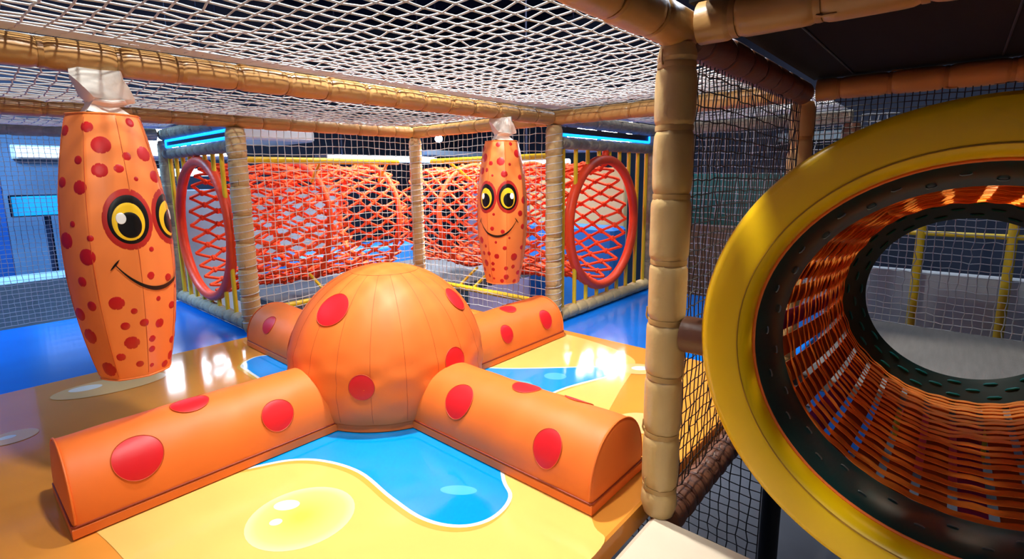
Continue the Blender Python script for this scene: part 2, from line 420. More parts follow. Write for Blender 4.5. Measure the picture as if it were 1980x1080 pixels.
beam((A, 0.05, H), (A, B - 0.0, H), RB, 'tan overhead beam running behind the tall front post', seed=13)
beam((A, B + 0.05, H), (A, 2 * B, H), RB, 'short tan overhead beam above the white net behind the right bag', seed=14)
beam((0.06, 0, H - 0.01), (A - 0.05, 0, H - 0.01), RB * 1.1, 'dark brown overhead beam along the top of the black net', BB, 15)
beam((-1.4, 0, H), (0.035, 0, H), RB * 1.1, 'tan overhead beam coming forward out of the picture at the top of the front post', seed=16)
beam((0, -0.055, H), (0, -1.5, H), RB * 1.1, 'tan overhead beam above the yellow ring', seed=17)
beam((A, -0.05, H), (A, -1.5, H), RB * 1.05, 'tan beam under the black mesh roof, behind the yellow ring', seed=18)
beam((A + 0.05, B, H), (2 * A, B, H), RB, 'grey beam above the light frame of the right rail', GG, seed=19)
beam((2 * A, 0.0, H), (2 * A, B - 0.05, H), RB, 'grey beam at the far side of the right blue mat', GG, seed=20)
beam((0, 2 * B + 0.05, H), (0, 3 * B, H), RB, 'grey beam above the light frame of the left rail', GG, seed=21)
beam((-2.8, 3 * B, H), (-0.05, 3 * B, H), RB, 'far grey beam on top of the blue lit screen net', GG, seed=22)
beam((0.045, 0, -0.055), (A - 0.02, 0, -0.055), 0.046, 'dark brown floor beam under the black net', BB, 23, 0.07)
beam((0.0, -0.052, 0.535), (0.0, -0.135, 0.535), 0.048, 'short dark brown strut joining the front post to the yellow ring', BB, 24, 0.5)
# lower storey columns
mb = MB(); mb.tube([(A, 0, -1.31), (A, 0, -0.11)], 0.045, 16); tag(mb.build('lower_post', NETB), 'black post below deck level at the foot of the yellow ring', 'post')

# ------------------------------------------------------------------ nets
def net(name, P, r, k=4, m_=NETW, label='', knots=True, parent=None, cat='net', group=None):
    P = np.asarray(P); mb = MB(); nu, nv = P.shape[:2]
    for i in range(nu):
        rr = np.full(nv, r); mb.tube(P[i], rr, k, caps=False)
    for j in range(nv): mb.tube(P[:, j], r, k, caps=False)
    if knots:
        dirs = np.array([(1, 0, 0), (-1, 0, 0), (0, 1, 0), (0, -1, 0), (0, 0, 1), (0, 0, -1)], float)
        F = [(0, 2, 4), (2, 1, 4), (1, 3, 4), (3, 0, 4), (2, 0, 5), (1, 2, 5), (3, 1, 5), (0, 3, 5)]
        for q in P.reshape(-1, 3): mb.add(q + dirs * r * 1.5, F)
    o = mb.build(name, m_, parent)
    if label: tag(o, label, cat, group)
    return o
def hnet(x0, x1, y0, y1, z, sag, step, r, label, m_=NETW, seed=0, xe0=False, xe1=True):
    nx = int(round((x1 - x0) / step)) + 1; ny = int(round((y1 - y0) / step)) + 1
    X, Y = np.meshgrid(np.linspace(x0, x1, nx), np.linspace(y0, y1, ny), indexing='ij')
    v = (Y - y0) / (y1 - y0)
    e = np.ones_like(X)
    if xe1: e *= 1 - (1 - sstep((x1 - X) / 0.6)) ** 1.0
    if xe0: e *= 1 - (1 - sstep((X - x0) / 0.6)) ** 1.0
    Z = z - sag * (4 * v * (1 - v)) ** 0.8 * e
    rs = np.random.RandomState(seed)
    J = rs.randn(nx, ny, 3) * 0.0022; J[0] = J[-1] = 0; J[:, 0] = J[:, -1] = 0
    P = np.stack([X, Y, Z], -1) + J
    P[..., 0] += 0.006 * np.sin(Y * 5 + X * 3); 
    o = net('ceiling_net', P, r, 4, m_, label, group='overhead nets')
    mb = MB()
    xs = np.linspace(x0, x1, nx * 2)
    for side, wd in ((0, 0.10), (1, 0.17)):
        for k_ in range(int(wd / 0.011)):
            yy = (y0 + k_ * 0.011) if side == 0 else (y1 - k_ * 0.011)
            v_ = (yy - y0) / (y1 - y0)
            ee = np.ones_like(xs)
            if xe1: ee = ee * sstep((x1 - xs) / 0.6)
            if xe0: ee = ee * sstep((xs - x0) / 0.6)
            zz = z - sag * (4 * v_ * (1 - v_)) ** 0.8 * ee
            mb.tube(np.stack([xs, yy + 0.0015 * np.sin(xs * 90 + k_ * 2), zz], 1), r * 0.95, 4, caps=False)
    mb.build('border_band', m_, o)
    return o
ZN = H + RB + 0.004
hnet(-2.7, A - 0.02, 0.02, B - 0.01, ZN, 0.035, 0.049, 0.0027, 'white overhead net nearest the camera, in front of the bag beam', seed=1)
hnet(-2.7, A - 0.02, B + 0.03, 2 * B - 0.02, ZN, 0.065, 0.049, 0.0027, 'white sagging overhead net behind the bag beam, above the octopus', seed=2)
hnet(-2.7, -0.04, 2 * B + 0.04, 3 * B - 0.04, ZN, 0.06, 0.049, 0.0026, 'overhead net above the blue mat beyond the left hanging bag', seed=3)
hnet(A + 0.04, 2 * A - 0.03, 0.03, B - 0.03, ZN, 0.05, 0.049, 0.0026, 'overhead net above the right blue mat, behind the front post', seed=4, xe0=True)
def vnet(p0, p1, z0, z1, step, r, m_, label, seed=0, stepz=None, wob=0.004, name='net_panel'):
    p0 = np.array(p0, float); p1 = np.array(p1, float); Lg = np.linalg.norm(p1 - p0)
    nu = int(round(Lg / step)) + 1; nz = int(round((z1 - z0) / (stepz or step))) + 1
    U, Z = np.meshgrid(np.linspace(0, 1, nu), np.linspace(z0, z1, nz), indexing='ij')
    P = np.zeros((nu, nz, 3)); d = p1 - p0; nrm = np.array([-d[1], d[0]]) / Lg
    rs = np.random.RandomState(seed)
    bow = 0.012 * np.sin(PI * U) * np.sin(2.2 * (Z - z0) + seed)
    P[..., 0] = p0[0] + d[0] * U + nrm[0] * bow; P[..., 1] = p0[1] + d[1] * U + nrm[1] * bow; P[..., 2] = Z
    J = rs.randn(nu, nz, 3) * wob; J[0] = J[-1] = 0
    sagz = -0.006 * np.sin(PI * U * 2 + seed) ; P[..., 2] += sagz
    P += J
    return net(name, P, r, 4, m_, label, group='upright nets')
vnet((0.055, 2 * B), (A - 0.05, 2 * B), 0.0, H - 0.03, 0.048, 0.0024, NETW, 'white square net between the left laced post and the post behind the dome', 1, 0.052, 0.0022)
vnet((A, B + 0.05), (A, 2 * B - 0.05), 0.0, H - 0.03, 0.048, 0.0024, NETW, 'white square net behind the right hanging bag', 2, 0.052, 0.0022)
vnet((0.052, 0.0), (A - 0.05, 0.0), 0.0, H - 0.05, 0.028, 0.0019, NETB, 'black net stretched beside the tall front post', 3, 0.040, 0.002)
vnet((A, -0.05), (A, -1.45), 0.93, H - 0.04, 0.022, 0.0018, NETB, 'black net hanging above the far mouth of the strap tunnel', 4, 0.022, 0.001)
vnet((2 * A, -0.05), (2 * A, -1.45), -0.005, H, 0.042, 0.0026, NETG, 'grey net closing the deck beyond the strap tunnel', 5, 0.042, 0.003)
vnet((2 * A, 0.05), (2 * A, B - 0.05), 0.0, H - 0.05, 0.048, 0.0028, NETG, 'grey net at the far side of the right blue mat', 6, 0.05, 0.003)
vnet((-2.7, 3 * B), (-0.05, 3 * B), 0.0, H - 0.04, 0.030, 0.0016, NETG, 'fine grey screen net behind the left hanging bag', 7, 0.030, 0.0015)
vnet((A, 0.05), (A, B), -1.25, -0.12, 0.05, 0.003, NETB, 'black net below deck level under the sand mat', 8, 0.05, 0.003)
# black mesh roof
mb = MB(); mb.box((A / 2 + 0.02, -0.75, H + 0.058), (A + 0.05, 1.45, 0.012))
rf = mb.build('black_mesh_roof', BLACKM, smooth=False)
tag(rf, 'black mesh sheet roof with seams above the yellow ring', 'roof sheet')
mb = MB()
for yy in (-0.18, -0.62, -1.06): mb.tube([(0.05, yy, H + 0.050), (A - .05, yy, H + 0.050)], 0.0035, 6)
mb.build('seam', NETB, rf)
mb = MB(); mb.box((-0.75, -0.80, H + 0.06), (1.46, 1.46, 0.012))  # unseen sheet, added so its shade darkens the top of the yellow ring
tag(mb.build('black_mesh_roof', BLACKM, smooth=False), 'unseen black mesh sheet added over the beige pad to shade the yellow ring', 'roof sheet')

# ------------------------------------------------------------------ octopus
OC = np.array([0.0075, 1.2754, 0.002])
octo = thing('octopus_climber', 'big soft orange octopus with red spots lying on the printed sand mat', 'soft play octopus', tuple(OC))
SR, SZ = 0.4216, 0.1593
def dome_pt(az, el, off=0.0):
    return np.array([(SR + off) * math.cos(el) * math.cos(az), (SR + off) * math.cos(el) * math.sin(az), SZ + (SR + off) * math.sin(el)])
mb = MB(); NA, NE = 120, 48
el0 = math.asin((0.034 - SZ) / SR)
az = np.arange(NA) * 2 * PI / NA; els = np.linspace(el0, PI / 2 - 0.004, NE)
Pd = np.zeros((NE, NA, 3))
for i, e in enumerate(els):
    wr = 0.0022 * math.exp(-((e - 0.05) / 0.22) ** 2)
    for j, a_ in enumerate(az):
        g = 0.0016 * (abs(math.cos(10 * a_)) ** 0.5 - 0.75) * math.cos(e)
        Pd[i, j] = dome_pt(a_, e, g + wr * (math.sin(13 * a_ + 26 * e) + math.sin(7.3 * a_ - 31 * e)))
o = mb.grid(Pd, 0, cv=True)
mb.f.append([o + (NE - 1) * NA + i for i in range(NA)]); mb.m.append(0)
mb.f.append([o + i for i in range(NA)][::-1]); mb.m.append(0)
for k_ in range(20):                                   # gore seams
    a_ = (k_ + 0.5) * PI / 10
    mb.tube([dome_pt(a_, e, -0.0012 * math.cos(e) + 0.0022 * math.exp(-((e - 0.05) / 0.22) ** 2) * (math.sin(13 * a_ + 26 * e) + math.sin(7.3 * a_ - 31 * e)) + 0.0001) for e in np.linspace(el0 + .02, 1.22, 60)], 0.0008, 5, 2)
mb.tube([dome_pt(a_, 1.22, 0.0002) for a_ in az[::2]], 0.0009, 5, 2, closed=True)
def patch(mb, fn, r1, r2, n=40, rings=5, off=0.0016, mi=1, edge=2, er=0.0014):
    P = np.zeros((rings + 1, n, 3))
    for i in range(rings + 1):
        q = (i + 0.02) / (rings + 0.02)
        for j in range(n):
            t_ = j * 2 * PI / n; P[i, j] = fn(r1 * q * math.cos(t_), r2 * q * math.sin(t_), off * (1 if i < rings else 0.15))
    o = mb.grid(P, mi, cv=True)
    mb.f.append([o + j for j in range(n)]); mb.m.append(mi)
    if edge is not None:
        mb.tube([fn(r1 * math.cos(j * 2 * PI / n), r2 * math.sin(j * 2 * PI / n), 0.0004) for j in range(n)], er, 5, edge, closed=True)
def dome_fn(azd, z):
    a0 = math.radians(azd); e0 = math.asin((z - SZ) / SR)
    def fn(u, v, off):
        return dome_pt(a0 + u / (SR * math.cos(e0)), e0 + v / SR, off + 0.0025)
    return fn
for azd, z, r_ in ((-166.9, 0.449, 0.072), (-60.5, 0.436, 0.056), (-139.4, 0.192, 0.048), (-87.4, 0.234, 0.052), (20, 0.42, 0.06), (110, 0.44, 0.06), (50, 0.2, 0.05), (140, 0.25, 0.055)):
    patch(mb, dome_fn(azd, z), r_, r_)
mb.build('dome', [ORANGE, SPOT, ORANGE_SEAM], octo, recalc=True)
mb = MB(); n = 96; prof = [(0.36, 0.0), (0.392, 0.0), (0.396, 0.004), (0.396, 0.029), (0.390, 0.034), (0.36, 0.034)]
mb.grid(np.array([[(r_ * math.cos(a_), r_ * math.sin(a_), z) for a_ in np.arange(n) * 2 * PI / n] for r_, z in prof]), 0, cu=True, cv=True)
for k_ in range(8):
    a_ = (k_ + 0.5) * PI / 4
    mb.tube([(0.3965 * math.cos(a_), 0.3965 * math.sin(a_), z) for z in (0.001, 0.032)], 0.003, 5, 1)
mb.tube([(0.399 * math.cos(a_), 0.399 * math.sin(a_), 0.036) for a_ in np.arange(96) * 2 * PI / 96], 0.0026, 6, 1, closed=True)
mb.build('base_trim', [ORANGE, GROOVE], octo, recalc=True)
TW, TH, TZ = 0.157, 0.19, 0.034
def tentacle(ang, spots, L1=1.145, seed=0):
    c_, s_ = math.cos(ang), math.sin(ang)
    def tp(s, t, off=0.0):
        ly = (TW + off) * math.cos(t); lz = TZ + (TH + off) * max(0.0, math.sin(t)) ** 0.8
        return np.array([s * c_ - ly * s_, s * s_ + ly * c_, lz])
    S0 = 0.33; rs = np.random.RandomState(seed); ph = rs.rand(4) * 6
    ss = list(np.linspace(S0, L1 - 0.02, 40)) + [L1 - 0.012, L1 - 0.006, L1 - 0.002, L1]
    tt = np.linspace(0, PI, 41)
    P = np.zeros((len(ss), 41, 3))
    for i, s in enumerate(ss):
        o_ = -0.012 * (1 - math.sqrt(max(0, 1 - max(0, (s - (L1 - 0.012)) / 0.012) ** 2))) if s > L1 - 0.012 else 0
        for j, t_ in enumerate(tt):
            P[i, j] = tp(s, t_, o_ + 0.0012 * math.sin(9 * s + ph[0] + 2 * t_) * math.sin(t_) + 0.0008 * math.sin(37 * s + ph[1] + 5 * t_))
    mb = MB(); o = mb.grid(P, 0)
    ne = len(ss) - 1
    # end face, slightly puffed
    ec = tp(L1, PI / 2); ec[2] = TZ + TH * 0.45
    ctr = np.array([(L1 + 0.008) * c_, (L1 + 0.008) * s_, TZ + TH * 0.42])
    ring = [o + ne * 41 + j for j in range(41)]
    mid = mb.add([P[ne, j] * 0.5 + ctr * 0.5 + np.array([c_, s_, 0]) * 0.003 for j in range(41)], [])
    ci = mb.add([ctr], [])
    for j in range(40):
        mb.f.append([ring[j], ring[j + 1], mid + j + 1, mid + j]); mb.m.append(0)
        mb.f.append([mid + j, mid + j + 1, ci]); mb.m.append(0)
    mb.f.append([ring[40], ring[0], mid, mid + 40]); mb.m.append(0); mb.f.append([mid + 40, mid, ci]); mb.m.append(0)
    for (s, td, r1, r2) in spots:
        t0 = math.radians(td)
        patch(mb, lambda u, v, off, s=s, t0=t0: tp(s + u, t0 + v / 0.178, off + 0.0022), r1, r2)
    q = []
    body = mb.build('tentacle', [ORANGE, SPOT, ORANGE_SEAM], octo, recalc=True)
    mp = MB()
    for s_p in (L1 - 0.005, ):
        mp.tube([tp(s_p, t_, 0.0005) for t_ in np.linspace(0.02, PI - 0.02, 40)], 0.0032, 6)
    mp.build('piping', ORANGE_SEAM if False else ORANGE, body)
    mt = MB(); w2 = TW + 0.003; L2 = L1 + 0.004
    Pb = []
    for (ins, z) in ((0.006, 0.0), (0.0, 0.003), (0.0, 0.028), (0.005, 0.033), (0.02, 0.0345)):
        row = [(S0, -(w2 - ins)), (L2 - ins, -(w2 - ins)), (L2 - ins, w2 - ins), (S0, w2 - ins)]
        Pb.append([(x * c_ - y * s_, x * s_ + y * c_, z) for x, y in row])
    mt.grid(np.array(Pb), 0, cv=True); 
    mt.f.append([0, 1, 2, 3]); mt.m.append(0); mt.f.append([16, 17, 18, 19]); mt.m.append(0)
    gz = TZ + 0.001; gw = TW + 0.0012
    mt.tube([(x * c_ - y * s_, x * s_ + y * c_, gz) for x, y in ((S0, -gw), (L1 - .002, -gw), (L1 + 0.002, -gw + .004), (L1 + 0.002, gw - .004), (L1 - .002, gw), (S0, gw))], 0.0026, 6, 1)
    mt.build('base_slab', [ORANGE, GROOVE], body, recalc=True)
    return body
tentacle(PI, [(0.979, 36, 0.064, 0.068), (0.572, 28.5, 0.055, 0.055), (0.801, 85.5, 0.056, 0.058), (0.75, 140, 0.06, 0.06)], seed=1)
tentacle(-PI / 2, [(0.58, 141, 0.060, 0.068), (0.776, 84, 0.050, 0.055), (0.979, 151.5, 0.050, 0.060), (0.95, 60, 0.05, 0.05), (0.62, 30, 0.05, 0.05)], seed=2)
tentacle(0.0, [(0.648, 153, 0.045, 0.05), (0.992, 151.5, 0.05, 0.058), (0.788, 100.5, 0.05, 0.05), (0.9, 50, 0.05, 0.05)], seed=3)
tentacle(PI / 2, [(0.92, 37.5, 0.055, 0.055), (0.7, 90, 0.05, 0.05), (0.85, 140, 0.05, 0.05)], seed=4)

# ------------------------------------------------------------------ hanging bags
BAGPX = [(166, 262, 17), (190, 230, 8), (254, 288, 17), (218, 298, 6), (251, 330, 14), (295, 334, 5), (176, 341, 11), (134, 334, 6), (128, 380, 5), (170, 419, 17), (122, 418, 9), (199, 463, 12), (155, 474, 7), (190, 509, 11), (152, 520, 8), (289, 523, 9), (326, 513, 9), (318, 464, 6), (155, 565, 7), (198, 582, 10), (283, 580, 9), (240, 613, 16), (314, 609, 11), (172, 625, 6), (193, 656, 8), (245, 648, 9), (278, 652, 9), (220, 672, 10), (279, 684, 12), (297, 698, 9), (243, 710, 9), (325, 636, 8), (323, 690, 5), (247, 232, 10), (130, 265, 8), (128, 300, 9), (316, 560, 6), (262, 545, 5)]
BZ0, BZ1 = 0.352, 1.142
def bag_r(z):
    u = (z - BZ0) / (BZ1 - BZ0)
    return 0.092 + 0.050 * math.sin(PI * min(1, max(0, u))) ** 0.85 - 0.004 * u
PXROWS = [(217, 195, 76), (300, 211, 95), (400, 228, 113), (470, 236, 115), (540, 242, 110), (600, 247, 101), (660, 252, 87), (712, 262, 73)]
def px2(q):
    x, y, r_ = q; ys = [p_[0] for p_ in PXROWS]
    xc = np.interp(y, ys, [p_[1] for p_ in PXROWS]); hw = np.interp(y, ys, [p_[2] for p_ in PXROWS])
    th = math.degrees(math.asin(max(-0.97, min(0.97, (x - xc) / hw)))) - 39
    return th, BZ1 - (y - 217) * (BZ1 - BZ0) / 495.0, r_ / 430.0 * 0.56
SPOTS = [px2(q) for q in BAGPX]
rs = np.random.RandomState(12)
tries = 0
while len(SPOTS) < 92 and tries < 4000:
    tries += 1
    th = rs.uniform(-180, 180); z = rs.uniform(BZ0 + 0.03, BZ1 - 0.03); r_ = rs.choice([0.009, 0.012, 0.015, 0.02, 0.024])
    if -122 < th < 40: continue
    if abs(th) < 66 and 0.60 < z < 0.96: continue
    ok = True
    for (t2, z2, r2) in SPOTS:
        dth = (th - t2 + 180) % 360 - 180
        if math.hypot(math.radians(dth) * 0.13, z - z2) < r_ + r2 + 0.022: ok = False; break
    if ok: SPOTS.append((th, z, r_))
for q in ((28, 1.06, .014), (8, 1.09, .012), (18, 1.02, .012), (5, .99, .018), (30, .985, .012), (-3, .955, .011), (12, .60, .013), (24, .53, .012), (34, .57, .009), (30, .46, .016), (16, .44, .010), (34, .40, .010), (-2, .745, .012)):
    if all(math.hypot(math.radians(q[0] - t2) * 0.13, q[1] - z2) > q[2] + r2 + 0.012 for t2, z2, r2 in SPOTS): SPOTS.append(q)
def make_bag(x, label, va, dface, seed):
    face_az = va + dface; vr = math.radians(va)
    t = thing('hanging_bag', label, 'hanging bag', (x, B, 0.0), 'smiling hanging bags')
    fa = math.radians(face_az)
    def bp(th, z, off=0.0):                       # th measured clockwise seen from above, from the face middle
        a_ = fa + th
        q = ((a_ - fa + PI / 8) % (PI / 4)) - PI / 8
        rr = bag_r(z) * (math.cos(PI / 8) / math.cos(q)) ** 0.55 * 1.02 + off
        return np.array([rr * math.cos(a_), rr * math.sin(a_), z])
    # body
    mb = MB(); n = 96; zs = np.linspace(BZ0, BZ1, 56); rsd = np.random.RandomState(seed)
    P = np.array([[bp(j * 2 * PI / n, z, 0.0006 * math.sin(23 * z + 3 * j)) for j in range(n)] for z in zs])
    o = mb.grid(P, 0, cv=True)
    for row, zz, flip in ((0, BZ0 - 0.008, True), (len(zs) - 1, BZ1 + 0.008, False)):
        ci = mb.add([(0, 0, zz)], [])
        for j in range(n):
            f = [o + row * n + j, o + row * n + (j + 1) % n, ci]
            mb.f.append(f[::-1] if flip else f); mb.m.append(0)
    for k_ in range(8):
        th = (k_ + 0.5) * PI / 4
        mb.tube([bp(th, z, -0.0002) for z in zs[1:-1]], 0.0010, 5, 2)
    for zz in (BZ0 + 0.003, BZ1 - 0.003):
        mb.tube([bp(j * 2 * PI / 48, zz, 0.0) for j in range(48)], 0.003, 5, 2 if False else 0, closed=True)
    for (thd, z, r_) in SPOTS:
        z = min(max(z, BZ0 + r_ + 0.004), BZ1 - r_ - 0.004)
        patch(mb, lambda u, v, off, thd=thd, z=z: bp(-math.radians(thd) + u / max(0.08, bag_r(z)), z + v, off), r_, r_, 20, 3, 0.0012, 1, None)
    body = mb.build('bag_body', [BAGO, BAGSPOT, ORANGE_SEAM], t, recalc=True)
    # eyes (side +1 is the eye at the viewer's right)
    for side in (-1, 1):
        thc = math.radians(27 * side); zc = 0.840; R_ = bag_r(zc)
        def efn(du, dv):
            return lambda u, v, off: bp(-(thc + (du + u) / R_), zc + dv + v, off)
        e = MB(); patch(e, efn(0, 0), 0.065, 0.088, 48, 8, 0.0018, 0, None); rim = e.build('eye', RING, t, recalc=True)
        e = MB(); patch(e, efn(0, 0), 0.056, 0.076, 48, 8, 0.0028, 0, None); e.build('eye_outline', BLACK, rim, recalc=True)
        e = MB(); patch(e, efn(0.004 * -side * 0 + 0.002, -0.006), 0.044, 0.060, 48, 8, 0.0036, 0, None); e.build('iris', YEYE, rim, recalc=True)
        e = MB(); patch(e, efn(0.001 * side, -0.016), 0.033, 0.043, 40, 6, 0.0044, 0, None); e.build('pupil', BLACK, rim, recalc=True)
        hx = -0.020 if side < 0 else 0.020
        e = MB(); patch(e, efn(hx, 0.004), 0.015, 0.020, 30, 4, 0.0052, 0, None); e.build('highlight', WHITE, rim, recalc=True)
    # mouth : tapered curved line with small ticks
    mo = MB(); L_ = []; Rr = []
    ths = np.linspace(-46, 46, 60); 
    zc = lambda d: 0.628 + 0.082 * (abs(d) / 46) ** 2.1
    Pm = np.zeros((60, 2, 3))
    for i, d in enumerate(ths):
        wd = 0.0022 + 0.0042 * (1 - (abs(d) / 46) ** 2)
        Pm[i, 0] = bp(-math.radians(d), zc(d) - wd, 0.0026); Pm[i, 1] = bp(-math.radians(d), zc(d) + wd, 0.0026)
    mo.grid(Pm)
    for sd in (-1, 1):
        Pt = np.zeros((8, 2, 3))
        for i, q in enumerate(np.linspace(-1, 1, 8)):
            d = sd * (46 + 1.0 + 5.5 * q * -0.9); z = zc(46) + 0.002 + 0.016 * q * 0.9
            Pt[i, 0] = bp(-math.radians(d), z - 0.004 * (1 - q * q * .8), 0.0026); Pt[i, 1] = bp(-math.radians(d), z + 0.004 * (1 - q * q * .8), 0.0026)
        mo.grid(Pt)
    mo.build('mouth', BLACK, t, recalc=True)
    # folded white webbing strap up to the beam
    st = MB(); rows = []
    data = [(H - RB + 0.012, 0.058, 0.040, 0.0, -0.004), (H - RB - 0.012, 0.060, 0.042, 0.05, -0.004), (1.226, 0.060, 0.040, 0.25, 0.004), (1.196, 0.058, 0.036, 0.5, 0.014), (1.184, 0.056, 0.030, 0.6, 0.018), (1.178, 0.042, 0.024, 0.6, 0.008), (1.168, 0.036, 0.022, 0.5, 0.0), (BZ1 + 0.004, 0.054, 0.034, 0.4, 0.006)]
    sec = [(-1, -1), (-0.3, -1.12), (0.5, -0.9), (1, -1), (1.05, 0), (1, 1), (0.2, 0.9), (-0.5, 1.1), (-1, 1), (-1.06, 0.1)]
    for z, hw, hd, rot, off in data:
        cr, sr = math.cos(rot + vr - 0.1), math.sin(rot + vr - 0.1)
        rows.append([(-off * math.sin(vr) + hw * a_ * -sr + hd * b_ * cr, off * math.cos(vr) + hw * a_ * cr + hd * b_ * sr, z + 0.004 * math.sin(7 * a_ + 3 * b_)) for a_, b_ in sec])
    o = st.grid(np.array(rows), 0, cv=True)
    st.f.append([o + i for i in range(10)]); st.m.append(0)
    st.tube([(0.01 + 0.048 * math.cos(fa + a_) , 0.048 * math.sin(fa + a_), 1.180 + 0.004 * math.sin(3 * a_)) for a_ in np.arange(16) * 2 * PI / 16], 0.0045, 5, 0, closed=True)
    st.build('hanging_strap', WEBW, t, recalc=True)
    return t
def view_az(x):     # azimuth from the bag back to the camera
    return math.degrees(math.atan2(-0.549 - B, -1.287 - x))
make_bag(-0.905, 'big orange spotted bag with a smile, hanging on the left above the sand print', view_az(-0.905), 39, 1)
make_bag(0.88, 'smaller looking smiling spotted bag in front of the white net, right of the dome', view_az(0.88), -13, 2)

# ------------------------------------------------------------------ rails with hoops, rope tunnels
HZ = 0.605
def rail(axis, x0, label, seed, hoop_c, hoop_r, L, lab_led):
    # axis 'y' : rail runs along +y from (0,2B); axis 'x' : along +x from (A,B)
    base = (0, 2 * B, 0) if axis == 'y' else (A, B, 0)
    def P(u, w_, z): return (w_, u, z) if axis == 'y' else (u, w_, z)
    t = thing('hoop_rail', label, 'railing', base, 'yellow barred rails')
    g0, g1 = 0.055, L - 0.055
    sleeve(P(g0, 0, 0.037), P(g1, 0, 0.037), 0.046, 0.12, 'bottom_rail', GG if axis == 'y' else LT, t, tie=False, seed=seed)
    sleeve(P(g0, 0, 1.155), P(g1, 0, 1.155), 0.040, 0.12, 'top_rail', GG, t, tie=False, seed=seed + 1)
    n = 9
    for i in range(n):
        u = 0.10 + (L - 0.20) * i / (n - 1)
        d = abs(u - hoop_c)
        if d < hoop_r + 0.02:
            hh = math.sqrt(max(0, hoop_r ** 2 - d * d))
            segs = [(0.075, HZ - hh - 0.01), (HZ + hh + 0.01, 1.125)]
        else: segs = [(0.075, 1.125)]
        for z0, z1 in segs:
            if z1 - z0 < 0.02: continue
            mb = MB(); mb.tube([P(u, 0, z0), P(u, 0, z1)], 0.0145, 10); mb.build('bar', YELLOWT, t)
    mb = MB(); n = 72
    mb.tube([P(hoop_c + hoop_r * math.cos(a_), 0, HZ + hoop_r * math.sin(a_)) for a_ in np.arange(n) * 2 * PI / n], 0.034, 12, closed=True)
    mb.tube([P(hoop_c, 0, HZ + hoop_r + 0.02), P(hoop_c, 0, HZ + hoop_r + 0.075)], 0.024, 10)
    mb.build('hoop', HOOP, t)
    # light frame above
    d = thing('led_light', lab_led, 'led light', (base[0], base[1], 1.205), 'blue lit frames above the rails')
    zz = 0.0
    mb = MB(); mb.box(P((g0 + g1) / 2, 0.0, 0.021), (0.012, g1 - g0 - 0.02, 0.056) if axis == 'y' else (g1 - g0 - 0.02, 0.012, 0.056)); mb.build('panel', BLACK, d, smooth=False)
    wq = -0.008 if axis == 'y' else -0.008
    edges = [[P(g0 + 0.03, wq, 0.0), P(g1 - 0.02, wq, 0.0)], [P(g1 - 0.02, wq, 0.0), P(g1 - 0.02, wq, 0.046)]]
    if axis == 'y': edges.append([P(g0 + 0.03, wq, 0.046), P(g1 - 0.02, wq, 0.046)])
    for e in edges:
        mb = MB(); mb.tube(e, 0.010, 8); mb.build('led_strip', LEDB, d)
    return t
rail('y', 0, 'left rail of yellow bars around the narrow red hoop, behind the left hanging bag', 31, 3.39 - 2 * B, 0.475, B, 'blue glowing frame above the left yellow rail')
rail('x', 0, 'right rail of yellow bars around the wide red hoop, left of the front post', 33, 2.005 - A, 0.455, A, 'blue edged black frame above the right yellow rail')

def rope_tunnel(label, p0, axis, length, R, nrope, pitch, bands, seed, side):
    t = thing('rope_tunnel', label, 'rope tunnel', p0, 'red rope crawl tunnels')
    ax = np.array(axis, float); sidev = np.array([-ax[1], ax[0], 0]); upv = np.array([0, 0, 1.0])
    rs = np.random.RandomState(seed)
    def C(s, th, r_): return ax * s + r_ * (math.cos(th) * sidev + math.sin(th) * upv)
    # mouth hoop
    for i, s in enumerate([-1] + bands):
        if i == 0: continue
        mb = MB(); n = 72; r_ = R - 0.012 if i else R
        mb.tube([C(s + (0 if i == 0 else 0.012 * math.sin(3 * a_)), a_, r_) for a_ in np.arange(n) * 2 * PI / n], 0.034 if i == 0 else 0.022, 12, closed=True)
        if i == 0:
            mb.tube([C(0, PI / 2, R + 0.02), C(0, PI / 2, R + 0.075)], 0.024, 10)
        mb.build('hoop', HOOP if i == 0 else ROPE, t)
    # helical ropes
    mb = MB(); steps = int(length / (pitch / 2)); sub = 4
    node = rs.randn(steps * 2 + 4, nrope * 2, 2) * 0.012
    K = []
    dth = PI / nrope
    for d in (-1, 1):
        for r0 in range(nrope):
            q = []
            for i in range(steps * sub + 1):
                f = i / sub; s = f * pitch / 2 + 0.0; i0 = int(f); fr = f - i0
                col = lambda ii: (2 * r0 + d * ii) % (2 * nrope)
                j = node[i0, col(i0)] * (1 - fr) + node[i0 + 1, col(i0 + 1)] * fr
                th = (2 * r0 + d * f) * dth
                pin = min(1, s / 0.08)
                q.append(C(s + j[0] * pin, th, R - 0.03 + j[1] * 0.6 * pin + 0.012 * math.cos(2 * PI * s / 0.45)))
            mb.tube(q, 0.0118, 5, caps=False)
    for i in range(1, steps):
        for r0 in range(nrope):
            c_ = (2 * r0 + i) % (2 * nrope)
            s = i * pitch / 2; j = node[i, c_]; th = c_ * dth
            q = C(s + j[0], th, R - 0.03 + j[1] * 0.6 + 0.012 * math.cos(2 * PI * s / 0.45))
            tg = C(s, th + 0.1, R) - C(s, th, R); tg /= np.linalg.norm(tg)
            mb.tube([q - tg * 0.020 - ax * .004, q - tg * 0.01, q + tg * 0.01, q + tg * 0.020 + ax * .004], [0.012, 0.021, 0.021, 0.012], 6)
    mb.build('rope_netting', ROPE, t)
    return t
rtA = rope_tunnel('red rope tunnel running behind the left white net from the narrow hoop', (0.055, 3.39, HZ), (1, 0, 0), 1.42, 0.475, 26, 0.20, [0.66, 1.30], 5, -1)
rtB = rope_tunnel('red rope tunnel running back from the wide hoop on the right rail', (2.005, B + 0.055, HZ), (0, 1, 0), 1.9, 0.455, 24, 0.20, [0.62, 1.25], 6, 1)
